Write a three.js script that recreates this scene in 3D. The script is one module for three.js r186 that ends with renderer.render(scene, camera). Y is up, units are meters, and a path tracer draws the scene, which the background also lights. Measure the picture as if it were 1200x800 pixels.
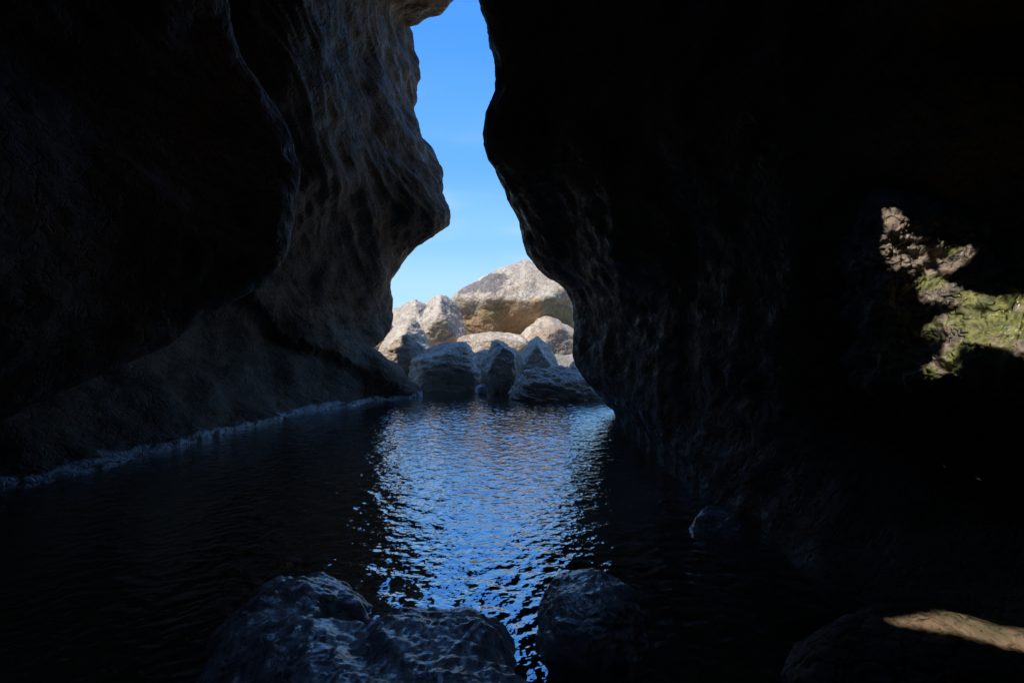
import * as THREE from 'three';
import { mergeVertices } from 'three/addons/utils/BufferGeometryUtils.js';

// ------------------------------------------------------------------ camera, sky, sun, exposure
const scene = new THREE.Scene();
const EYE = new THREE.Vector3(0, 2.2, 0), FOCAL = 693;           // focal length in pixels of the 1200 x 800 photograph
const camera = new THREE.PerspectiveCamera(2 * Math.atan(400 / FOCAL) * 180 / Math.PI, 1024 / 682, 0.1, 900);
camera.position.copy(EYE);
const PITCH = -Math.atan(10 / FOCAL);
camera.rotation.set(PITCH, 0, 0);
camera.updateMatrixWorld();

const SUN = new THREE.Vector3(-0.46, 0.80, 0.38).normalize();    // behind and to the left, high
const sun = new THREE.DirectionalLight(new THREE.Color(1, 0.94, 0.84), 4.8);
sun.target.position.set(0, 0, -12); sun.position.copy(SUN).multiplyScalar(60).add(sun.target.position);
sun.castShadow = true; sun.shadow.mapSize.set(4096, 4096);
Object.assign(sun.shadow.camera, { left: -45, right: 45, top: 45, bottom: -45, near: 1, far: 160 });
scene.add(sun, sun.target);

const renderer = new THREE.WebGLRenderer({ antialias: true });
renderer.setSize(1024, 682);
renderer.toneMapping = THREE.LinearToneMapping;
renderer.toneMappingExposure = 1.0;
renderer.shadowMap.enabled = true;

// ------------------------------------------------------------------ noise
function rng(seed) { let s = seed >>> 0; return () => { s = (s + 0x6D2B79F5) >>> 0; let t = Math.imul(s ^ (s >>> 15), 1 | s); t = (t + Math.imul(t ^ (t >>> 7), 61 | t)) ^ t; return ((t ^ (t >>> 14)) >>> 0) / 4294967296; }; }
const PERM = new Uint8Array(512), GX = new Float32Array(256), GY = new Float32Array(256), GZ = new Float32Array(256);
{ const r = rng(11), p = [...Array(256).keys()];
  for (let i = 255; i > 0; i--) { const j = Math.floor(r() * (i + 1)); [p[i], p[j]] = [p[j], p[i]]; }
  for (let i = 0; i < 512; i++) PERM[i] = p[i & 255];
  for (let i = 0; i < 256; i++) { const z = r() * 2 - 1, a = r() * 6.28318, q = Math.sqrt(1 - z * z); GX[i] = q * Math.cos(a) * 1.5; GY[i] = q * Math.sin(a) * 1.5; GZ[i] = z * 1.5; } }
function corner(a, b, c, x, y, z) { const i = PERM[PERM[PERM[a] + b] + c]; return GX[i] * x + GY[i] * y + GZ[i] * z; }
function cell(X, Y, Z, X1, Y1, Z1, x, y, z) {
  const u = x * x * x * (x * (x * 6 - 15) + 10), v = y * y * y * (y * (y * 6 - 15) + 10), t = z * z * z * (z * (z * 6 - 15) + 10);
  let a = corner(X, Y, Z, x, y, z), b = corner(X, Y1, Z, x, y - 1, z), c = corner(X, Y, Z1, x, y, z - 1), d = corner(X, Y1, Z1, x, y - 1, z - 1);
  a += (corner(X1, Y, Z, x - 1, y, z) - a) * u; b += (corner(X1, Y1, Z, x - 1, y - 1, z) - b) * u; c += (corner(X1, Y, Z1, x - 1, y, z - 1) - c) * u; d += (corner(X1, Y1, Z1, x - 1, y - 1, z - 1) - d) * u;
  a += (b - a) * v; c += (d - c) * v; return a + (c - a) * t;
}
function noise(x, y, z) { const X = Math.floor(x), Y = Math.floor(y), Z = Math.floor(z); return cell(X & 255, Y & 255, Z & 255, (X + 1) & 255, (Y + 1) & 255, (Z + 1) & 255, x - X, y - Y, z - Z); }
function periodic(x, y, z, n) { const X = Math.floor(x), Y = Math.floor(y), Z = Math.floor(z), w = v => (((v % n) + n) % n) & 255; return cell(w(X), w(Y), Z & 255, w(X + 1), w(Y + 1), (Z + 1) & 255, x - X, y - Y, z - Z); }
function fbm(x, y, z, oct = 4, gain = 0.5) { let s = 0, a = 1, f = 1; for (let i = 0; i < oct; i++) { s += a * noise(x * f + i * 17.3, y * f + i * 5.1, z * f + i * 9.7); a *= gain; f *= 2.03; } return s; }
function ridge(x, y, z, oct = 4, gain = 0.5) { let s = 0, a = 1, f = 1; for (let i = 0; i < oct; i++) { s += a * (0.5 - Math.abs(noise(x * f + i * 13.1, y * f + i * 7.7, z * f + i * 3.3))); a *= gain; f *= 2.07; } return s; }
const smooth = (a, b, x) => { x = Math.min(1, Math.max(0, (x - a) / (b - a))); return x * x * (3 - 2 * x); };
const lerp = (a, b, k) => a + (b - a) * k;
const mix3 = (a, b, k) => [lerp(a[0], b[0], k), lerp(a[1], b[1], k), lerp(a[2], b[2], k)];

// ------------------------------------------------------------------ the sky (air and a trace of cirrus), the same all round
{
  const W = 1024, H = 512, data = new Float32Array(W * H * 4);
  const stops = [[-90, .30, .42, .55], [0, .60, .88, 1.03], [4, .48, .81, 1.05], [9, .30, .66, 1.09], [17, .155, .48, 1.12], [28, .09, .37, 1.14], [50, .13, .32, .88], [90, .13, .30, .70]];
  for (let j = 0; j < H; j++) {
    const el = (j + 0.5) / H * 180 - 90; let k = 0; while (k < stops.length - 2 && el > stops[k + 1][0]) k++;
    const A = stops[k], B = stops[k + 1], q = smooth(A[0], B[0], el);
    for (let i = 0; i < W; i++) {
      const az = (i + 0.5) / W * 2 * Math.PI, c = Math.cos(el * Math.PI / 180), x = c * Math.cos(az), z = c * Math.sin(az), y = Math.sin(el * Math.PI / 180);
      const ci = smooth(0.05, 0.9, fbm(x * 3 + 4, y * 16, z * 3 + 1, 5, 0.55) + 0.25) * smooth(0, 4, el) * (1 - smooth(9, 26, el));
      const o = (j * W + i) * 4;
      for (let n = 0; n < 3; n++) data[o + n] = lerp(lerp(A[n + 1], B[n + 1], q), [0.72, 0.88, 1.06][n], ci * 0.30);
      data[o + 3] = 1;
    }
  }
  const sky = new THREE.DataTexture(data, W, H, THREE.RGBAFormat, THREE.FloatType);
  sky.mapping = THREE.EquirectangularReflectionMapping; sky.magFilter = THREE.LinearFilter; sky.minFilter = THREE.LinearFilter; sky.needsUpdate = true;
  scene.background = sky; scene.environment = sky;
}

// ------------------------------------------------------------------ photograph pixel + distance -> place
const CP = Math.cos(PITCH), SP = Math.sin(PITCH);
function at(px, py, d) {           // d = distance along the level view axis (-z)
  const x = (px - 600) / FOCAL, y = (400 - py) / FOCAL;
  const wy = y * CP + SP, wz = -CP + y * SP;
  const k = d / -wz; return new THREE.Vector3(EYE.x + x * k, EYE.y + wy * k, -d);
}
function pixelOf(p) { const y = p.y - EYE.y, d = y * SP - p.z * CP; return [600 + FOCAL * (p.x - EYE.x) / d, 400 - FOCAL * (y * CP + p.z * SP) / d]; }

// ------------------------------------------------------------------ textures and materials
function heightTexture(size, tile, fn) {
  const d = new Float32Array(size * size * 4);
  for (let j = 0; j < size; j++) for (let i = 0; i < size; i++) { const v = Math.max(0, Math.min(1, fn(i / size, j / size))); const o = (j * size + i) * 4; d[o] = d[o + 1] = d[o + 2] = v; d[o + 3] = 1; }
  const t = new THREE.DataTexture(d, size, size, THREE.RGBAFormat, THREE.FloatType); t.wrapS = t.wrapT = THREE.RepeatWrapping; t.magFilter = THREE.LinearFilter; t.minFilter = THREE.LinearFilter; t.repeat.set(1 / tile, 1 / tile); t.needsUpdate = true; return t;
}
function tiled(u, v, base, oct, gain, w = 0) { let s = 0, a = 1, f = base, n = 0; for (let i = 0; i < oct; i++) { s += a * periodic(u * f, v * f, i * 3.7 + w, f); n += a; a *= gain; f *= 2; } return s / n; }
const grainT = heightTexture(1024, 2.2, (u, v) => { const w = tiled(u, v, 8, 3, 0.6, 40) * 0.05; return 0.5 + 0.55 * tiled(u + w, v + w, 8, 6, 0.68) - 0.5 * Math.pow(Math.max(0, 0.32 - Math.abs(tiled(u + w, v - w, 6, 4, 0.6, 21))) / 0.32, 8); });
const pitT = heightTexture(1024, 0.8, (u, v) => { const w = tiled(u, v, 6, 3, 0.6, 70) * 0.04; const p = Math.max(0, tiled(u + w, v + w, 22, 3, 0.5, 3) - 0.12); return 0.72 + 0.35 * tiled(u, v, 16, 5, 0.7, 9) - p * 1.9; });
const roughT = heightTexture(512, 1.7, (u, v) => 0.62 + 0.9 * tiled(u, v, 6, 5, 0.65, 55));
const speckT = heightTexture(1024, 1.7, (u, v) => { const w = tiled(u, v, 6, 3, 0.6, 90) * 0.05; return 0.93 + 0.55 * tiled(u + w, v + w, 20, 5, 0.75, 77) - 0.5 * smooth(0.12, 0.3, tiled(u, v, 48, 3, 0.6, 83)); });
function rockMaterial(name, bump, scale, rough, extra = {}) { return new THREE.MeshPhysicalMaterial({ name, vertexColors: true, roughness: rough, bumpMap: bump, bumpScale: scale, roughnessMap: roughT, map: speckT, ...extra }); }
const M = {
  wall: rockMaterial('damp cave rock', grainT, 0.04, 1.0, { specularIntensity: 0.15 }),
  dry: rockMaterial('dry weathered limestone', grainT, 0.055, 1.0, { map: null }),
  wet: rockMaterial('wet pitted rock', pitT, 0.012, 0.55, { ior: 1.8, map: speckT, clearcoat: 1, clearcoatRoughness: 0.18 }),
};

// ------------------------------------------------------------------ mesh helpers
function broadNormals(geo, rounds) {       // normals of the shape without its relief
  const I = geo.index.array; let a = Float32Array.from(geo.attributes.normal.array);
  for (let r = 0; r < rounds; r++) {
    const b = Float32Array.from(a);
    for (let t = 0; t < I.length; t += 3) { const i = I[t] * 3, j = I[t + 1] * 3, k = I[t + 2] * 3; for (let n = 0; n < 3; n++) { const m = a[i + n] + a[j + n] + a[k + n]; b[i + n] += m; b[j + n] += m; b[k + n] += m; } }
    for (let i = 0; i < b.length; i += 3) { const l = Math.hypot(b[i], b[i + 1], b[i + 2]) || 1; b[i] /= l; b[i + 1] /= l; b[i + 2] /= l; }
    a = b;
  }
  return a;
}
function boxUV(geo, rounds = 10) {         // metre-sized box-mapped uv; vertices are split where the mapping axis changes
  const P = geo.attributes.position.array, Nn = geo.attributes.normal.array, Nb = broadNormals(geo, rounds), C = geo.attributes.color?.array, I = geo.index.array;
  const map = [new Int32Array(P.length / 3).fill(-1), new Int32Array(P.length / 3).fill(-1), new Int32Array(P.length / 3).fill(-1)];
  const p = [], n = [], c = [], uv = [], idx = new Uint32Array(I.length);
  for (let t = 0; t < I.length; t += 3) {
    let a = 0, b = 0, d = 0; for (let k = 0; k < 3; k++) { const i = I[t + k] * 3; a += Nb[i]; b += Nb[i + 1]; d += Nb[i + 2]; }
    a = Math.abs(a); b = Math.abs(b); d = Math.abs(d); const ax = a > b && a > d ? 0 : b > d ? 1 : 2;
    for (let k = 0; k < 3; k++) {
      const i = I[t + k]; let m = map[ax][i];
      if (m < 0) { m = map[ax][i] = p.length / 3; const o = i * 3; p.push(P[o], P[o + 1], P[o + 2]); n.push(Nn[o], Nn[o + 1], Nn[o + 2]); if (C) c.push(C[o], C[o + 1], C[o + 2]); ax === 0 ? uv.push(P[o + 2], P[o + 1]) : ax === 1 ? uv.push(P[o], P[o + 2]) : uv.push(P[o], P[o + 1]); }
      idx[t + k] = m;
    }
  }
  const g = new THREE.BufferGeometry();
  g.setAttribute('position', new THREE.Float32BufferAttribute(p, 3)); g.setAttribute('normal', new THREE.Float32BufferAttribute(n, 3)); g.setAttribute('uv', new THREE.Float32BufferAttribute(uv, 2));
  if (C) g.setAttribute('color', new THREE.Float32BufferAttribute(c, 3));
  g.setIndex(new THREE.BufferAttribute(idx, 1)); return g;
}
function add(name, geo, mat, data) { const m = new THREE.Mesh(geo, mat); m.name = name; m.castShadow = m.receiveShadow = true; Object.assign(m.userData, data); scene.add(m); return m; }
function gridGeometry(nu, nv, fn, keep) {
  const p = new Float32Array(nu * nv * 3);
  for (let j = 0; j < nv; j++) for (let i = 0; i < nu; i++) { const q = fn(i / (nu - 1), j / (nv - 1)), o = (j * nu + i) * 3; p[o] = q[0]; p[o + 1] = q[1]; p[o + 2] = q[2]; }
  const idx = [];
  for (let j = 0; j < nv - 1; j++) for (let i = 0; i < nu - 1; i++) { const a = j * nu + i, b = a + 1, c = a + nu, d = c + 1; if (keep && !keep(p[a * 3], p[a * 3 + 1], p[a * 3 + 2])) continue; idx.push(a, b, d, a, d, c); }
  const g = new THREE.BufferGeometry(); g.setAttribute('position', new THREE.BufferAttribute(p, 3)); g.setIndex(idx); g.computeVertexNormals(); return g;
}
function displace(g, fn) { const P = g.attributes.position.array, Nn = g.attributes.normal.array; const out = new Float32Array(P.length); for (let o = 0; o < P.length; o += 3) { const h = fn(P[o], P[o + 1], P[o + 2], Nn[o], Nn[o + 1], Nn[o + 2]); out[o] = P[o] + Nn[o] * h; out[o + 1] = P[o + 1] + Nn[o + 1] * h; out[o + 2] = P[o + 2] + Nn[o + 2] * h; } g.setAttribute('position', new THREE.BufferAttribute(out, 3)); g.computeVertexNormals(); return g; }
function tint(g, fn) { const P = g.attributes.position.array, Nn = g.attributes.normal.array, C = new Float32Array(P.length); for (let o = 0; o < P.length; o += 3) { const c = fn(P[o], P[o + 1], P[o + 2], Nn[o], Nn[o + 1], Nn[o + 2]); C[o] = c[0]; C[o + 1] = c[1]; C[o + 2] = c[2]; } g.setAttribute('color', new THREE.BufferAttribute(C, 3)); return g; }
function loft(rows) {              // smooth surface through a net of points: (u along a row, v from row to row)
  const nv = rows.length, nu = rows[0].length, D = rows.map(r => r.map(p => p.toArray())), w = (t, o) => { const a = t * t, b = a * t; o[0] = 0.5 * (2 * a - b - t); o[1] = 0.5 * (2 - 5 * a + 3 * b); o[2] = 0.5 * (t + 4 * a - 3 * b); o[3] = 0.5 * (b - a); }, A = [0, 0, 0, 0], B = [0, 0, 0, 0];
  return (u, v) => {
    const U = u * (nu - 1), V = v * (nv - 1), i = Math.min(nu - 2, Math.floor(U)), j = Math.min(nv - 2, Math.floor(V)), q = [0, 0, 0];
    w(U - i, A); w(V - j, B);
    for (let b = 0; b < 4; b++) { const R = D[Math.max(0, Math.min(nv - 1, j + b - 1))]; for (let a = 0; a < 4; a++) { const p = R[Math.max(0, Math.min(nu - 1, i + a - 1))], k = A[a] * B[b]; q[0] += p[0] * k; q[1] += p[1] * k; q[2] += p[2] * k; } }
    return q;
  };
}
// the damp brown rock of the whole cave
const CAVE = (x, y, z) => {
  const n = fbm(x * 0.35 + 7, y * 0.5, z * 0.35, 4), m = fbm(x * 1.7, y * 2.2, z * 1.7 + 9, 4, 0.6), s = y * 0.53 + z * 0.85, c = y * 0.85 - z * 0.53;
  let k = mix3([0.180, 0.121, 0.075], [0.235, 0.142, 0.082], smooth(-0.2, 0.5, n));
  k = mix3(k, [0.10, 0.076, 0.057], smooth(-0.1, 0.35, m) * 0.6);
  return mix3(k, [0.22, 0.168, 0.12], smooth(0.34, 0.62, ridge(x * 0.9, c * 2.1, s * 0.4, 4, 0.6) * 0.9) * 0.5);
};
const net = rows => rows.map(r => r.map(p => at(...p)));
function flipped(g) { const I = g.index.array; for (let t = 0; t < I.length; t += 3) { const a = I[t]; I[t] = I[t + 1]; I[t + 1] = a; } g.computeVertexNormals(); return g; }

// ------------------------------------------------------------------ the cave: left wall
const under = (row, k) => row.map(p => { const q = at(...p); return new THREE.Vector3(q.x + k, -1.4, q.z); });
{
  const R = [
    [[-250, 640, 6.1], [0, 580, 8.0], [130, 548, 9.65], [250, 512, 12.5], [350, 488, 15.6], [430, 473, 18.4], [485, 466, 20], [496, 462, 21.5], [440, 458, 24], [100, 452, 28]],
    [[-250, 612, 6.35], [0, 562, 8.35], [130, 532, 10.0], [250, 499, 12.9], [350, 477, 15.9], [425, 464, 18.6], [472, 452, 20], [486, 450, 21.5], [430, 450, 24], [100, 445, 28]],
    [[-250, 540, 6.9], [0, 512, 9.0], [130, 484, 10.9], [240, 456, 13.6], [330, 444, 16.0], [400, 442, 18.0], [452, 428, 19.6], [466, 426, 21.3], [420, 430, 24], [100, 430, 28]],
    [[-250, 470, 7.4], [0, 445, 9.8], [130, 424, 11.8], [230, 400, 14.3], [310, 392, 16.3], [372, 398, 17.7], [428, 410, 19.4], [450, 405, 21.4], [400, 405, 24], [100, 405, 28]],
    [[-250, 400, 7.9], [0, 370, 10.3], [130, 352, 12.0], [222, 338, 13.6], [296, 338, 15.1], [358, 352, 17.0], [444, 392, 20.2], 0, 0, 0],
    [[-250, 300, 7.6], [0, 290, 9.9], [150, 285, 11.8], [250, 285, 13.2], [320, 292, 14.7], [384, 312, 16.9], [452, 358, 20.0], 0, 0, 0],
    [[-250, 200, 7], [0, 205, 9.4], [150, 215, 11.2], [260, 228, 12.3], [338, 240, 13.7], [410, 262, 16.4], [470, 302, 19.4], 0, 0, 0],
    [[-250, 100, 6.6], [0, 130, 9.0], [150, 152, 10.6], [262, 172, 11.6], [350, 190, 13.0], [440, 218, 16.0], [518, 262, 18.6], 0, 0, 0],
    [[-250, 10, 6.3], [0, 50, 8.6], [150, 78, 10.2], [268, 100, 11.1], [358, 120, 12.5], [440, 146, 15.6], [502, 205, 18.7], 0, 0, 0],
    [[-250, -80, 6.1], [0, -30, 8.3], [150, -10, 9.7], [268, 18, 10.7], [356, 44, 12.0], [430, 72, 15.2], [480, 128, 18.8], 0, 0, 0],
    [[-250, -160, 6], [0, -110, 8.0], [150, -90, 9.3], [268, -56, 10.3], [354, -22, 11.6], [428, 18, 14.8], [486, 82, 18.6], 0, 0, 0],
    [[-250, -240, 5.9], [0, -190, 7.8], [150, -170, 9.0], [268, -130, 9.9], [354, -84, 11.2], [426, -36, 14.2], [470, 26, 18.3], 0, 0, 0],
    [[-250, -320, 5.8], [0, -270, 7.6], [150, -240, 8.8], [268, -200, 9.6], [356, -150, 10.8], [430, -90, 13.4], [522, 2, 17.6], 0, 0, 0],
    [[-250, -420, 5.6], [0, -370, 7.4], [150, -340, 8.6], [280, -300, 9.4], [370, -240, 10.4], [450, -180, 12.8], [560, -90, 16.8], 0, 0, 0],
  ];
  const turned = r => { const e = r[6], q = at(...e), top = Math.min(q.y, 12.5); return [...r.slice(0, 7).map(p => at(...p)), at(e[0] - 9, e[1] - 3, e[2] + 1.3), new THREE.Vector3(q.x - 5, top, q.z - 0.6), new THREE.Vector3(q.x - 10, top, q.z + 6)]; };
  const FOLD = [[285, 255, 12.8], [318, 322, 14.4], [350, 378, 16.2], [400, 420, 18.0], [440, 442, 19.1], [486, 464, 20.2]].map(p => at(...p)).map(p => [p.y, p.z]);
  const rows = [under(R[0].slice(0, 7), 0.5), ...R.map(turned)]; rows[0].push(...rows[1].slice(7).map(p => new THREE.Vector3(p.x, -1.4, p.z)));
  const f = loft(rows);
  const g = (gridGeometry(460, 500, (u, v) => f(Math.pow(u, 0.9), v)));
  displace(g, (x, y, z) => {
    // streaks run steeply down and outwards along the bedding
    const s = y * 0.53 + z * 0.85, c = y * 0.85 - z * 0.53, up = smooth(3.2, 6.0, y), low = 1 - smooth(0.3, 0.9, y);
    let h = -0.14 + 0.30 * fbm(x * 0.45, y * 0.45, z * 0.4, 3);
    h += (0.04 + 0.16 * up) * ridge(x * 0.8, c * 0.9, s * 0.16, 4, 0.5);
    h += (0.03 + 0.04 * up) * ridge(x * 2.0 + 3, c * 3.2, s * 0.4, 3, 0.55);
    h += (1 - up) * 0.07 * ridge(x * 0.8, y * 1.1 + 0.5 * z, z * 0.45, 4, 0.5);
    h += low * 0.03 * fbm(x * 2.6, y * 2.6, z * 2.6, 4, 0.6);
    // a fold that runs down to the water outside, with a groove below it
    let q = 1e9, side = 1;
    for (let i = 0; i < FOLD.length - 1; i++) { const [ay, az] = FOLD[i], [by, bz] = FOLD[i + 1], ey = by - ay, ez = bz - az, t = Math.max(0, Math.min(1, ((y - ay) * ey + (z - az) * ez) / (ey * ey + ez * ez))), dy = y - ay - t * ey, dz = z - az - t * ez, d = Math.hypot(dy, dz); if (d < q) { q = d; side = dy * ez - dz * ey < 0 ? 1 : -1; } }
    q = q * side + 0.16 * fbm(x * 1.2, y * 1.2, z * 1.2, 4, 0.6); const near = smooth(21, 19.5, -z) * smooth(10.5, 13, -z);
    h += near * (0.20 * smooth(-0.10, 0.12, q) * (1 - smooth(0.1, 1.5, q)) - 0.10 * Math.exp(-(((q + 0.20) / 0.13) ** 2)));
    return h;
  });
  tint(g, (x, y, z) => {
    const k = CAVE(x, y, z);
    // pale crust of barnacles and salt just above the water, ragged along its upper edge
    const e = 0.15 + 0.12 * fbm(x * 1.3, 0, z * 1.3, 3) - y, crust = smooth(0, 0.06, e) * smooth(-0.5, 0.0, fbm(x * 5, y * 7, z * 5, 4, 0.7));
    return mix3(k, [0.70, 0.69, 0.66], crust);
  });
  add('cave_wall_left', boxUV(g), M.wall, { kind: 'structure', label: 'sea cave wall with streaked bedding and a pale crust at the waterline' });
}
// the dark mass that hangs over the left slab
{
  const edge = [[-260, 610, 5.2], [-60, 520, 6.2], [60, 466, 7.0], [180, 408, 8.2], [262, 362, 9.0], [322, 316, 9.6], [344, 255, 9.9], [347, 195, 9.9], [325, 130, 9.6], [288, 60, 9.2], [268, -20, 8.8], [262, -110, 8.4], [262, -220, 8]];
  const inward = [[-0.55, -0.95], [-0.55, -0.9], [-0.6, -0.85], [-0.65, -0.8], [-0.75, -0.7], [-0.85, -0.6], [-0.95, -0.5], [-1, -0.42], [-1, -0.38], [-1, -0.36], [-1, -0.36], [-1, -0.38], [-1, -0.4]];
  const rows = edge.map(([x, y, d], i) => { const [a, b] = inward[i]; const q = (k, dd) => at(x + a * k, y + b * k, dd); return [q(900, d * 0.42), q(480, d * 0.58), q(220, d * 0.76), q(70, d * 0.92), q(8, d), q(4, d * 1.05), q(50, d * 1.12), q(160, d * 1.16)]; });
  const f = loft(rows), g = gridGeometry(220, 260, (u, v) => f(u, v));
  displace(g, (x, y, z) => 0.12 * fbm(x * 0.6, y * 0.6, z * 0.6, 4) + 0.07 * ridge(x * 1.1, y * 1.4, z * 1.1, 4) - 0.03);
  tint(g, CAVE);
  add('cave_overhang', boxUV(g), M.wall, { kind: 'structure' });
}
// ------------------------------------------------------------------ the cave: right wall
{
  const S = [[728, 492, 14.9], [700, 452, 15.2], [677, 424, 15.6], [672, 382, 15.6], [666, 342, 15.2], [635, 310, 14.6], [608, 252, 14], [589, 208, 13.6], [575, 162, 13.2], [587, 92, 12.8], [576, 45, 12.4], [566, 0, 12], [556, -60, 11.6], [545, -140, 11.3]];
  const rest = [
    [[765, 525, 11.3], [805, 560, 8.97], [870, 610, 6.93], [970, 690, 5.08], [1350, 860, 3.25]],
    [[740, 484, 11.6], [795, 525, 9.2], [875, 565, 7.2], [1005, 620, 5.4], [1350, 720, 3.5]],
    [[732, 446, 12], [800, 470, 9.4], [890, 495, 7.5], [1030, 522, 6.05], [1400, 570, 4.6]],
    [[730, 392, 12], [800, 402, 9.4], [890, 412, 7.5], [1030, 425, 6.15], [1400, 440, 4.7]],
    [[724, 342, 11.8], [800, 340, 9.3], [890, 340, 7.4], [1040, 338, 6.15], [1400, 330, 4.9]],
    [[700, 300, 11.5], [790, 290, 9.1], [890, 282, 7.3], [1040, 268, 6.05], [1400, 235, 5]],
    [[680, 240, 11.2], [780, 226, 8.9], [890, 212, 7.1], [1040, 190, 5.85], [1400, 140, 4.8]],
    [[668, 196, 11], [776, 178, 8.7], [890, 158, 6.9], [1050, 122, 5.65], [1420, 60, 4.6]],
    [[660, 148, 10.8], [775, 126, 8.5], [895, 98, 6.7], [1055, 50, 5.45], [1430, -30, 4.5]],
    [[668, 78, 10.5], [780, 56, 8.3], [900, 26, 6.5], [1060, -30, 5], [1430, -120, 3.5]],
    [[660, 24, 10.2], [775, -4, 8.1], [900, -44, 6.4], [1060, -110, 4.9], [1430, -210, 3.4]],
    [[654, -26, 10], [775, -66, 7.9], [900, -120, 6.3], [1060, -190, 4.8], [1430, -300, 3.3]],
    [[650, -90, 9.8], [775, -140, 7.8], [900, -200, 6.2], [1060, -280, 4.7], [1430, -400, 3.2]],
    [[640, -180, 9.6], [770, -240, 7.7], [900, -300, 6.1], [1060, -380, 4.6], [1430, -520, 3.1]],
  ];
  const R = S.map((s, i) => [[s[0] + 560, s[1] - 6, s[2] + 5], [s[0] + 180, s[1] - 6, s[2] + 4.6], [s[0] + 24, s[1] - 3, s[2] + 2.6], s, ...rest[i]]);
  const rows = [under(R[0], -0.5), ...net(R)];
  for (const r of rows) for (const k of [0, 1]) r[k].y = Math.min(r[k].y, 12);
  const f = loft(rows);
  const g = (gridGeometry(380, 420, (u, v) => f(u, v)));
  displace(g, (x, y, z) => 0.20 * fbm(x * 0.5, y * 0.5, z * 0.5, 3) + 0.06 * ridge(x * 0.8, y * 1.7 + 0.3 * z, z * 0.7, 4, 0.55) + 0.03 * ridge(x * 2.5, y * 4.5, z * 2.2, 3, 0.55) - 0.06);
  tint(g, CAVE);
  add('cave_wall_right', boxUV(g), M.wall, { kind: 'structure' });
}
// ------------------------------------------------------------------ the back of the cave
{
  const path = new THREE.CatmullRomCurve3([[-26, -16], [-13, -9], [-9.5, -3], [-8, 4], [-4, 8], [1, 8.6], [5.5, 6], [7, 1], [7.5, -3], [10, -8], [26, -16]].map(([x, z]) => new THREE.Vector3(x, 0, z)));
  const b = flipped(gridGeometry(200, 60, (u, v) => { const q = path.getPoint(u); return [q.x, lerp(-2.5, 13, v), q.z]; }));
  displace(b, (x, y, z) => 0.5 * fbm(x * 0.3, y * 0.3, z * 0.3, 4));
  tint(b, CAVE);
  add('cave_wall_back', boxUV(b), M.wall, { kind: 'structure' });
}
// ------------------------------------------------------------------ seabed, shore and water
{
  const g = (gridGeometry(150, 170, (u, v) => { const x = lerp(-16, 16, u), z = lerp(10, -24, v); return [x, -1.5 + 0.9 * smooth(-6, -2.5, z) + 0.25 * fbm(x * 0.5, 0, z * 0.5, 4), z]; }));
  tint(g, (x, y, z) => mix3([0.30, 0.28, 0.22], [0.40, 0.37, 0.29], smooth(-0.3, 0.5, fbm(x * 0.8, y, z * 0.8, 4))));
  add('seabed', boxUV(g), M.dry, { kind: 'structure' });
  const s = (gridGeometry(160, 160, (u, v) => { const a = lerp(-1, 1, u), b = v; const x = 60 * a * Math.abs(a) + 8 * a, z = -21.6 - 8 * b - 150 * b * b * b; const up = smooth(-22.2, -29, z); return [x, lerp(-1.7, 1.5, up) + up * 0.5 * fbm(x * 0.4, 3, z * 0.4, 4), z]; }));
  tint(s, (x, y, z) => mix3([0.30, 0.26, 0.21], [0.42, 0.37, 0.30], smooth(-0.3, 0.5, fbm(x * 0.8, y, z * 0.8, 4))));
  add('shore_ground', boxUV(s), M.dry, { kind: 'structure' });
}
{
  const r = rng(5), waves = [];
  for (let i = 0; i < 64; i++) {
    const L = 0.10 * Math.pow(6, Math.pow(r(), 1.8)), k = 2 * Math.PI / L, th = (r() - 0.5) * 2.2 + (r() < 0.3 ? Math.PI / 2 : 0);
    waves.push([Math.sin(th) * k, Math.cos(th) * k, r() * 6.283, 0.0175 / k * (0.6 + 0.8 * r())]);
  }
  const X0 = -9, X1 = 4.6, Z0 = 0.5, Z1 = -23.5, nx = 540, nz = 660;
  const g = (gridGeometry(nx, nz, (u, v) => {
    const x = lerp(X0, X1, u), z = lerp(Z0, Z1, v); let h = 0;
    const wx = x + 0.10 * noise(x * 0.7, 0, z * 0.7), wz = z + 0.10 * noise(x * 0.7, 5, z * 0.7);
    for (const [a, b, p, A] of waves) h += A * Math.sin(a * wx + b * wz + p);
    const calm = 0.55 + 0.75 * smooth(-0.5, 0.6, fbm(x * 0.35, 2, z * 0.35, 3));
    return [x, h * calm * (1 - 0.6 * smooth(-1.8, -4.5, x + 0.25 * (z + 12))), z];
  }));
  const uv = new Float32Array(nx * nz * 2), P = g.attributes.position.array; for (let i = 0; i < nx * nz; i++) { uv[i * 2] = P[i * 3]; uv[i * 2 + 1] = P[i * 3 + 2]; } g.setAttribute('uv', new THREE.BufferAttribute(uv, 2));
  const rip = heightTexture(1024, 1.9, (u, v) => 0.5 + 0.6 * tiled(u, v, 16, 3, 0.5, 31));
  const water = new THREE.MeshPhysicalMaterial({ name: 'sea water', color: 0xffffff, roughness: 0.02, metalness: 0.42, transmission: 1, ior: 1.75, thickness: 1, attenuationColor: new THREE.Color(0.10, 0.42, 0.30), attenuationDistance: 1.6, bumpMap: rip, bumpScale: 0.014 });
  add('sea_water', g, water, { kind: 'structure' });
}

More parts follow.
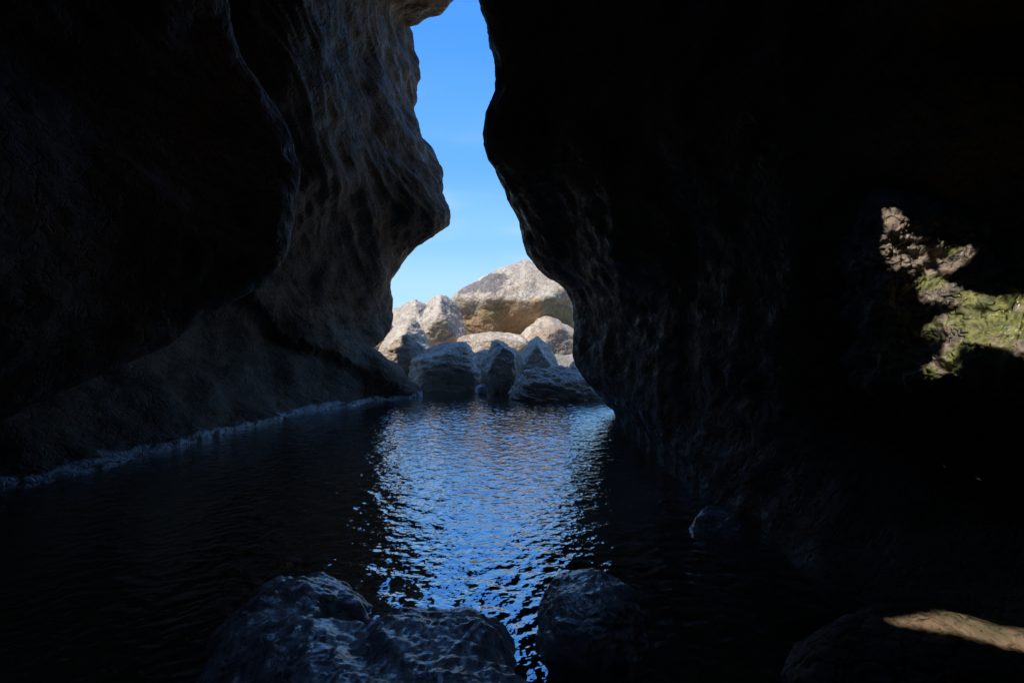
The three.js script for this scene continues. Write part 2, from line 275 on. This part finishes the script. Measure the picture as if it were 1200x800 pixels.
// ------------------------------------------------------------------ boulders
const icoCache = {};
function ico(detail) { if (!icoCache[detail]) { const g = new THREE.IcosahedronGeometry(1, detail); g.deleteAttribute('uv'); g.deleteAttribute('normal'); icoCache[detail] = mergeVertices(g, 1e-5); } return icoCache[detail].clone(); }
const unit = v => { const l = Math.hypot(...v); return v.map(x => x / l); };
function boulder(name, o, data) {
  const R = rng(o.seed), planes = (o.planes || []).map(([x, y, z, d]) => [...unit([x, y, z]), d]);
  for (let i = 0; i < (o.random ?? 9); i++) { const z = R() * 2 - 1, a = R() * 6.283, q = Math.sqrt(1 - z * z); planes.push([q * Math.cos(a), z, q * Math.sin(a), 0.76 + R() * 0.3]); }
  const g = ico(o.detail ?? 44), P = g.attributes.position.array, pw = o.sharp ?? 26, [rx, ry, rz] = o.r;
  const rot = new THREE.Matrix4().makeRotationFromEuler(new THREE.Euler(...(o.turn || [0, 0, 0]))), q = new THREE.Vector3();
  for (let i = 0; i < P.length; i += 3) {
    const x = P[i], y = P[i + 1], z = P[i + 2]; let s = Math.pow(1 / 1.12, pw);
    for (const p of planes) { const d = x * p[0] + y * p[1] + z * p[2]; if (d > 0) s += Math.pow(d / p[3], pw); }
    const r = Math.pow(s, -1 / pw); q.set(x * r * rx, y * r * ry, z * r * rz).applyMatrix4(rot); P[i] = q.x; P[i + 1] = q.y; P[i + 2] = q.z;
  }
  g.computeVertexNormals();
  const sz = Math.cbrt(rx * ry * rz), f = 1 / sz, s0 = o.seed * 3.17, am = o.amp ?? 0.6, bed = o.bed || [0, 1, 0], bs = o.strata ?? 1.6;
  displace(g, (x, y, z) => { const b = x * bed[0] + y * bed[1] + z * bed[2]; const X = x + bed[0] * b * (bs - 1), Y = y + bed[1] * b * (bs - 1), Z = z + bed[2] * b * (bs - 1);
    return am * sz * (0.10 * fbm(X * f * 0.9 + s0, Y * f * 0.9, Z * f * 0.9, 3) + 0.075 * ridge(X * f * 1.9 + s0, Y * f * 1.9, Z * f * 1.9, 5, 0.55) - 0.05 * smooth(0.32, 0.5, ridge(X * f * 1.1, Y * f * 1.3 + s0, Z * f * 1.1, 2, 0.4)) - 0.02 + 0.02 * fbm(X * f * 6, Y * f * 6 + s0, Z * f * 6, 3, 0.65)); });
  const c = at(...o.c), base = -ry * 0.8;
  tint(g, (x, y, z, nx, ny, nz) => o.color(x, y, z, nx, ny, nz, s0, sz));
  const geo = boxUV(g); geo.translate(0, -base, 0);
  const m = add(name, geo, o.mat || M.dry, data); m.position.set(c.x, c.y + base, c.z); return m;
}
const PALE = [0.58, 0.505, 0.40], TAN = [0.46, 0.375, 0.275], OCHRE = [0.30, 0.19, 0.10];
const limestone = (a, b, stain = 0) => (x, y, z, nx, ny, nz, s, sz) => {
  let k = mix3(a, b, smooth(-0.3, 0.5, fbm(x * 0.7 + s, y * 0.9, z * 0.7, 4, 0.6)));
  k = mix3(k, [0.17, 0.15, 0.135], smooth(0.28, 0.55, fbm(x * 2.1 + s, y * 2.1, z * 2.1 + 4, 4, 0.65)) * 0.45);
  if (stain) k = mix3(k, OCHRE, stain * smooth(0.05, 0.22, fbm(x * 0.9 + 5, y * 0.35, z * 0.9 + s, 5, 0.6) + 0.1));
  return k;
};
const G = 'boulders heaped outside the cave mouth';
// the sunlit heap
boulder('boulder', { seed: 3, c: [600, 360, 31], r: [3.7, 2.55, 3.0], detail: 70, planes: [[-0.54, 0.84, 0.1, .73], [-0.9, 0.44, 0.1, .85], [0.707, 0.707, 0.1, .83], [0.98, 0.17, 0.1, .84], [0.05, 0.60, 0.80, .72], [-0.5, 0.45, 0.74, .82], [-0.05, -0.40, 0.92, .70], [-0.6, -0.35, 0.7, .74], [0.6, -0.3, 0.75, .80], [-0.98, 0.0, 0.2, .86]], random: 0, sharp: 34, amp: 0.45, strata: 1.1,
  color: (x, y, z, nx, ny, nz, s, sz) => {
    let k = limestone(PALE, TAN)(x, y, z, nx, ny, nz, s, sz);
    const patch = smooth(0.0, 0.12, 0.68 - Math.hypot((x + 1.35) * 0.62, (y - 1.15 - 0.25 * (x + 1.2)) * 1.5) + 0.65 * fbm(x * 1.1, y * 1.3, z * 1.1, 5, 0.6));
    k = mix3(k, [0.15, 0.135, 0.135], patch * 0.85);
    const u = smooth(0.0, 0.14, 0.18 - y + 0.12 * x + 0.55 * fbm(x * 0.9, y * 0.5, z * 0.9, 5, 0.6));     // rust and algae stains, ragged along their upper edge
    const oc = mix3([0.43, 0.275, 0.14], [0.31, 0.26, 0.125], smooth(-0.2, 0.3, fbm(x * 0.7 + 2, y * 0.4, 1, 3)));
    return mix3(k, oc, u * 0.85);
  } }, { label: 'huge peaked limestone boulder with sunlit top and brown undercut base, highest of the heap', category: 'boulder', group: G });
boulder('boulder_001', { seed: 8, c: [643, 409, 28.4], r: [1.6, 1.55, 1.4], amp: 0.55, strata: 1.1, detail: 56, planes: [[-0.35, 0.8, 0.35, .78], [-0.6, 0.45, 0.6, .84], [0.45, 0.85, 0.2, .84], [0.62, -0.02, 0.78, .66], [0, -0.5, 0.85, .8]], random: 4, sharp: 22,
  color: limestone(PALE, TAN, 0.6) }, { label: 'pale sunlit boulder with ochre shaded side, resting below the huge peaked boulder', category: 'boulder', group: G });
boulder('boulder_002', { seed: 12, c: [577, 410, 27.6], r: [1.7, 0.95, 1.3], amp: 0.8, detail: 50, planes: [[-0.05, 0.95, 0.35, .70], [-0.1, 0.25, 0.95, .72]], random: 6, color: limestone(PALE, TAN, 0.3) },
  { label: 'low sunlit slab wedged between the shaded rocks and the huge boulder', category: 'boulder', group: G });
boulder('boulder_003', { seed: 21, amp: 0.55, strata: 1.1, c: [515, 388, 28], r: [1.15, 1.6, 1.2], detail: 50, planes: [[-0.55, 0.55, 0.6, .74], [0.7, 0.45, 0.4, .68], [0.25, -0.35, 0.9, .68], [-0.9, 0.35, 0, .80]], random: 4, sharp: 22, color: limestone(PALE, TAN) },
  { label: 'upright sunlit boulder with blunt peak, beside the huge peaked boulder', category: 'boulder', group: G });
boulder('boulder_004', { seed: 25, c: [484, 384, 31], r: [1.3, 1.35, 1.3], detail: 44, planes: [[-0.5, 0.7, 0.5, .74], [0.7, 0.6, 0.3, .78]], random: 6, color: limestone(PALE, TAN) },
  { label: 'tan sunlit boulder with a small pointed crest, behind the dark leaning boulder', category: 'boulder', group: G });
boulder('boulder_005', { seed: 31, c: [458, 385, 33], r: [1.7, 1.2, 1.4], detail: 44, planes: [[-0.2, 0.9, 0.4, .76]], random: 7, color: limestone(PALE, TAN) },
  { label: 'low tan sunlit boulder farthest back, against the cave wall edge', category: 'boulder', group: G });
boulder('boulder_006', { seed: 33, c: [449, 398, 26.5], r: [0.55, 0.75, 0.6], detail: 30, planes: [[-0.5, 0.7, 0.5, .8]], random: 7, color: limestone([0.42, 0.27, 0.20], [0.36, 0.24, 0.18]) },
  { label: 'small pinkish boulder tucked against the cave wall edge', category: 'boulder', group: G });
// the shaded row along the water
boulder('boulder_007', { seed: 40, c: [474, 418, 23.6], r: [0.95, 1.45, 1.1], detail: 50, turn: [0, 0, -0.12], planes: [[-0.45, 0.75, 0.35, .80], [0.5, 0.7, 0.2, .86], [0, 0.1, 1, .75]], random: 6, color: limestone(PALE, TAN) },
  { label: 'dark shaded boulder leaning against the cave wall with pale upper edge', category: 'boulder', group: G });
boulder('boulder_008', { seed: 44, c: [523, 433, 22.8], r: [1.30, 1.12, 1.2], detail: 60, turn: [0, 0, 0.10], bed: [0.1, 0.98, 0.1], strata: 2.6, planes: [[-0.15, 0.9, 0.35, .70], [0, -0.15, 1, .74], [0.9, 0.3, 0.2, .86]], random: 5, color: limestone(PALE, TAN) },
  { label: 'broad dark boulder with a flat ledged grey top, at the water edge', category: 'boulder', group: G });
boulder('boulder_009', { seed: 48, c: [588, 430, 21.6], r: [0.80, 1.02, 0.8], detail: 50, sharp: 24, amp: 0.7, turn: [0, 0, 0.25], planes: [[-0.5, 0.75, 0.4, .62], [0.6, 0.75, 0.1, .80], [0, 0.25, 0.95, .70], [0.1, -0.55, 0.8, .60], [0.85, -0.4, 0.3, .74], [-0.8, -0.45, 0.3, .80]], random: 6, color: limestone(PALE, TAN) },
  { label: 'dark top-heavy boulder with narrow base standing in the water', category: 'boulder', group: G });
boulder('boulder_010', { seed: 52, c: [629, 428, 22.8], r: [0.92, 1.05, 0.9], detail: 50, turn: [0, 0, 0], planes: [[-0.75, 0.62, 0.25, .62], [0.72, 0.62, 0.3, .62], [0, 0.2, 1, .72]], random: 4, color: limestone(PALE, TAN) },
  { label: 'brownish grey wedge boulder with pointed top, above the layered ledge', category: 'boulder', group: G });
boulder('boulder_012', { seed: 94, c: [566, 440, 23.8], r: [0.75, 0.95, 0.7], detail: 40, planes: [[-0.3, 0.8, 0.4, .8]], random: 7, color: limestone(PALE, TAN) },
  { label: 'dark boulder filling the gap behind the top-heavy boulder, mostly hidden', category: 'boulder', group: G });
boulder('rock_ledge', { seed: 57, c: [668, 466, 20.4], r: [2.15, 0.95, 1.3], detail: 72, turn: [0, 0, -0.10], bed: [0.1, 0.98, 0.12], strata: 3.4, amp: 1.0, planes: [[0.05, 0.85, 0.5, .80], [0, 0.2, 1, .86]], random: 4, color: limestone(PALE, TAN) },
  { label: 'low layered rock ledge sloping into the water below the dark cave wall', category: 'rock ledge' });
boulder('boulder_011', { seed: 61, c: [684, 436, 24.5], r: [0.6, 0.6, 0.6], detail: 30, planes: [[-0.6, 0.6, 0.4, .7]], random: 6, color: limestone(PALE, TAN) },
  { label: 'small pale boulder tip showing above the layered ledge', category: 'boulder', group: G });
boulder('rock', { seed: 66, c: [566, 457, 21.4], r: [0.26, 0.24, 0.25], detail: 26, mat: M.wet, random: 8, color: limestone([0.42, 0.41, 0.40], [0.32, 0.31, 0.30]) },
  { label: 'small wet pale rock at the waterline between two dark boulders', category: 'rock' });

// ------------------------------------------------------------------ rocks inside the cave
const wetColor = (x, y, z, nx, ny, nz, s) => { let k = mix3([0.26, 0.25, 0.235], [0.55, 0.53, 0.50], smooth(-0.3, 0.4, fbm(x * 2.2 + s, y * 2.2, z * 2.2, 4, 0.6))); return mix3(k, [0.76, 0.74, 0.71], smooth(0.0, 0.35, fbm(x * 7 + s, y * 7, z * 7, 4, 0.7)) * 0.8); };
boulder('rock_001', { seed: 71, c: [690, 733, 4.25], r: [0.42, 0.35, 0.40], detail: 64, sharp: 9, amp: 0.7, mat: M.wet, planes: [[-0.1, 1, 0.1, .86]], random: 6, color: wetColor },
  { label: 'dark rounded rock standing in the water beside the broad pitted rock', category: 'rock' });
boulder('rock_002', { seed: 75, c: [836, 622, 6.6], r: [0.26, 0.30, 0.34], detail: 40, mat: M.wet, planes: [[-0.6, 0.5, -0.5, .72], [0, 0.3, 1, .8]], random: 6, color: wetColor },
  { label: 'small wet wedge rock with blue sheen at the foot of the dark wall', category: 'rock' });
const brownRock = boulder('rock_003', { seed: 78, c: [1130, 846, 3.2], r: [0.85, 0.50, 0.62], detail: 64, sharp: 9, amp: 0.6, mat: M.wall, planes: [[0, 0.9, 0.2, .82]], random: 5, color: (x, y, z, nx, ny, nz, s) => mix3([0.21, 0.145, 0.095], [0.12, 0.10, 0.06], smooth(-0.3, 0.4, fbm(x * 3, y * 3, z * 3 + s, 4, 0.65))) },
  { label: 'smooth brown rock with a strip of sun across its back', category: 'rock' });
// broad pitted rock in front
{
  // outline at the waterline, seen from above
  const outline = [[-1.55, -3.1], [-1.92, -3.6], [-2.12, -4.2], [-2.08, -4.75], [-1.75, -5.05], [-1.40, -5.02], [-1.22, -4.72], [-1.10, -4.50], [-0.80, -4.42], [-0.55, -4.32], [-0.28, -4.42], [-0.08, -4.28], [-0.04, -3.95], [0.08, -3.6], [0.22, -3.3], [0.40, -2.9], [0.5, -1.6], [-1.6, -1.6]];
  const shore = (x, z) => { let d = 1e9, c = false; for (let i = 0, j = outline.length - 1; i < outline.length; j = i++) { const [ax, az] = outline[j], [bx, bz] = outline[i], ex = bx - ax, ez = bz - az, t = Math.max(0, Math.min(1, ((x - ax) * ex + (z - az) * ez) / (ex * ex + ez * ez))); d = Math.min(d, Math.hypot(x - ax - t * ex, z - az - t * ez)); if ((bz > z) !== (az > z) && x < (ax - bx) * (z - bz) / (az - bz) + bx) c = !c; } return c ? d : -d; };
  const dome = (x, z, cx, cz, rx, rz, h) => h * Math.exp(-(((x - cx) / rx) ** 2 + ((z - cz) / rz) ** 2));
  const height = (x, z) => {
    const wx = x + 0.09 * fbm(x * 1.8, 4, z * 1.8, 3), wz = z + 0.09 * fbm(x * 1.8, 9, z * 1.8, 3), e = shore(wx, wz);
    let h = e > 0 ? 0.25 * (1 - Math.exp(-e / 0.12)) - 0.07 * smooth(0, 0.3, e) * (-z - 3.6) : e * 1.1;
    h += dome(wx, wz, -1.72, -4.45, 0.40, 0.45, 0.11) + dome(wx, wz, -1.35, -3.65, 0.30, 0.35, 0.10) + dome(wx, wz, -0.30, -3.95, 0.30, 0.28, 0.09) + dome(wx, wz, -0.55, -3.3, 0.4, 0.35, 0.06) + dome(wx, wz, -0.78, -3.95, 0.25, 0.25, 0.07);
    h -= 0.36 * Math.exp(-(((wx + 1.10) / 0.21) ** 4 + ((wz + 4.20) / 0.21) ** 4));             // the hollow with its pool
    h -= dome(wx, wz, -1.55, -4.15, 0.15, 0.18, 0.10) + dome(wx, wz, -1.75, -3.75, 0.14, 0.12, 0.07) + dome(wx, wz, -0.85, -3.45, 0.16, 0.12, 0.07);
    h += 0.05 * fbm(x * 2.4, 0, z * 2.4, 4, 0.55) + 0.045 * ridge(x * 3.6, 1, z * 3.6, 4, 0.6) - 0.02 + 0.008 * fbm(x * 13, 2, z * 13, 3, 0.6);
    return Math.max(-0.75, h);
  };
  const g = (gridGeometry(250, 240, (u, v) => { const x = lerp(-2.7, 1.3, u), z = lerp(-1.9, -5.7, v); return [x, height(x, z), z]; }));
  tint(g, (x, y, z, nx, ny, nz) => wetColor(x, y, z, nx, ny, nz, 2));
  const geo = boxUV(g); geo.translate(0.7, 0, 3.8);
  const m = add('pitted_rock', geo, M.wet, { label: 'broad low pitted rock with a hollow pool, awash in the water', category: 'rock' }); m.position.set(-0.7, 0, -3.8);
}
// outcrops on the right wall that catch the sunbeam
const PX = [980, 1030, 1070, 1110, 1180, 1270, 1430], OUT = [[540, -.4, -.4, -.4, -.4, -.4, -.4, -.4], [475, -.3, .1, .3, .40, .5, .5, .4], [445, -.3, .45, .75, .95, 1.05, 1.0, .9], [395, -.3, .45, .6, .78, .95, .9, .8], [348, -.3, .45, .5, .52, .58, .5, .5], [300, -.3, .5, .45, .30, .20, .2, .2], [245, -.3, .4, .35, .15, .0, -.1, -.1], [180, -.4, -.4, -.4, -.4, -.4, -.4, -.4]];
const lf = loft(OUT.map(([py, ...o]) => PX.map((px, i) => at(px, py + (i > 4 ? (i - 4) * 12 : 0), 6.2 - 0.0035 * (px - 1030) - o[i]))));
const lg = gridGeometry(230, 210, (u, v) => lf(u, v));
displace(lg, (x, y, z) => 0.13 * fbm(x * 2.1, y * 2.6, z * 2.1, 3, 0.5) + 0.075 * ridge(x * 2.7 + 4, y * 3.9 + x, z * 2.7, 4, 0.6) - 0.03 + 0.02 * fbm(x * 15, y * 15, z * 15, 3, 0.7));
tint(lg, (x, y, z, nx, ny, nz) => {
  const f = fbm(x * 5, y * 5, z * 5, 4, 0.6); let k = mix3([0.27, 0.205, 0.155], [0.13, 0.11, 0.09], smooth(-0.3, 0.4, f));
  const m = smooth(-0.08, 0.14, 0.55 * fbm(x * 2.4 + 3, y * 2.4, z * 2.4, 4, 0.65) + (x - 3.62) * 0.55 + (y < 2.75 ? 0 : -0.5));     // the moss grows where the ledge is broad
  return mix3(k, mix3([0.085, 0.10, 0.03], [0.20, 0.21, 0.05], smooth(-0.35, 0.35, fbm(x * 11, y * 11, z * 11, 4, 0.7))), m * 0.85);
});
const lgeo = boxUV(lg); lgeo.translate(-3.6, -1.6, 4.9);
const ledge = add('mossy_ledge', lgeo, M.dry, { label: 'broken rock ledge with bright green moss in patches of sun on the dark wall', category: 'rock ledge' }); ledge.position.set(3.6, 1.6, -4.9);
function inside(poly, x, y) { let c = false; for (let i = 0, j = poly.length - 1; i < poly.length; j = i++) { const [xi, yi] = poly[i], [xj, yj] = poly[j]; if ((yi > y) !== (yj > y) && x < (xj - xi) * (y - yi) / (yj - yi) + xi) c = !c; } return c; }
// ------------------------------------------------------------------ the cave roof; the gaps in it let the sunbeams through
{
  const AX = [-24, -4, 4, 24], WX = [0, 0.14, 0.86, 1], AZ = [-16.5, -4.5, 3.5, 12], WZ = [0, 0.18, 0.88, 1], N = 440;
  const spread = (t, a, w) => { let k = 0; while (k < 2 && t > w[k + 1]) k++; return lerp(a[k], a[k + 1], (t - w[k]) / (w[k + 1] - w[k])); };
  const roofY = (x, z) => 5.75 + Math.max(0, -z - 4.2) * 0.68 + 0.25 * fbm(x * 0.5, 0, z * 0.5, 4) - smooth(3, 10, z) * 2.5;
  const g = gridGeometry(N, N, (u, v) => { const x = spread(u, AX, WX), z0 = spread(v, AZ, WZ), far = lerp(14.5, 18.7, smooth(-6.2, -4.4, x) * (1 - smooth(1.5, 5, x))), z = z0 < -4.5 ? -4.5 + (z0 + 4.5) * (far - 4.5) / 12 : z0; return [x, roofY(x, z), z]; });
  const gap = new Uint8Array(N * N), e1 = new THREE.Vector3(), e2 = new THREE.Vector3();
  const beam = (mesh, polys) => {    // the roof is open wherever the way from a sunlit place to the sun crosses it
    const P = mesh.geometry.attributes.position.array, I = mesh.geometry.index.array, o = mesh.position;
    for (let t = 0; t < I.length; t += 3) {
      const a = I[t] * 3, b = I[t + 1] * 3, c = I[t + 2] * 3, p = new THREE.Vector3((P[a] + P[b] + P[c]) / 3 + o.x, (P[a + 1] + P[b + 1] + P[c + 1]) / 3 + o.y, (P[a + 2] + P[b + 2] + P[c + 2]) / 3 + o.z);
      e1.set(P[b] - P[a], P[b + 1] - P[a + 1], P[b + 2] - P[a + 2]); e2.set(P[c] - P[a], P[c + 1] - P[a + 1], P[c + 2] - P[a + 2]); e1.cross(e2); if (e1.y < 0.1 * e1.length() || e1.dot(e2.copy(p).sub(EYE)) > 0) continue;
      const [px, py] = pixelOf(p); if (!polys.some(q => inside(q, px, py))) continue;
      let k = (5.75 - p.y) / SUN.y; for (let n = 0; n < 4; n++) k = (roofY(p.x + SUN.x * k, p.z + SUN.z * k) - p.y) / SUN.y;
      const u = lerp(0.14, 0.86, (p.x + SUN.x * k + 4) / 8), v = lerp(0.18, 0.88, (p.z + SUN.z * k + 4.5) / 8); if (u > 0.14 && u < 0.86 && v > 0.18 && v < 0.88) gap[Math.floor(v * (N - 1)) * N + Math.floor(u * (N - 1))] = 1;
    }
  };
  beam(ledge, [
    [[1070, 348], [1082, 330], [1090, 315], [1106, 330], [1135, 343], [1165, 350], [1230, 352], [1230, 424], [1205, 416], [1182, 408], [1150, 402], [1131, 393], [1136, 374], [1128, 360], [1108, 353], [1090, 350]],
    [[1080, 388], [1098, 374], [1128, 362], [1140, 380], [1142, 402], [1124, 403], [1112, 392], [1096, 386]],
    [[1082, 432], [1106, 418], [1110, 400], [1122, 402], [1119, 422], [1124, 432], [1100, 438]],
    [[1036, 250], [1048, 244], [1064, 258], [1067, 272], [1056, 288], [1072, 284], [1086, 296], [1079, 309], [1050, 311], [1035, 297], [1041, 276]],
    [[1100, 308], [1118, 296], [1136, 288], [1140, 296], [1122, 312], [1108, 322]],
  ]);
  beam(brownRock, [[[1040, 728], [1075, 722], [1110, 717], [1150, 726], [1175, 738], [1260, 742], [1260, 770], [1195, 760], [1150, 750], [1110, 738]]]);
  const I = g.index.array, Q = g.attributes.position.array, keep = [];
  for (let n = 0; n < N * N; n++) { const x = Q[n * 3], z = Q[n * 3 + 2], w = 0.5 * fbm(x * 0.9, 2, z * 0.9, 3); if (x + w > -2.9 && x + w < 1.0 && z + w < -4.8 && z - w > -9.3) gap[n] = 1; }      // the wide skylight over the pool
  for (let t = 0; t < I.length; t += 6) if (!gap[I[t]]) for (let n = 0; n < 6; n++) keep.push(I[t + n]);
  g.setIndex(keep); g.computeVertexNormals();
  tint(g, CAVE);
  add('cave_roof', boxUV(g), M.wall, { kind: 'structure' });
  // unseen rock added round the skylight to keep the sun out and narrow its light
  const crest = loft([[-3.5, -10.2], [-3.45, -8.6], [-3.4, -6], [-3.2, -4.3], [-2.6, -4.1], [-0.9, -4.05], [1.2, -4.1], [1.7, -4.5], [1.7, -6], [1.6, -8.5], [1.5, -10]].map(([x, z]) => [-0.7, 1.5, 5, 11].map(y => new THREE.Vector3(x, roofY(x, z) + y, z))));
  const cg = flipped(gridGeometry(70, 120, (u, v) => crest(u, v)));
  displace(cg, (x, y, z) => 0.25 * fbm(x * 0.8, y * 0.6, z * 0.8, 4));
  tint(cg, CAVE);
  add('added_sun_screen', boxUV(cg), M.wall, { kind: 'structure' });
}

renderer.render(scene, camera);
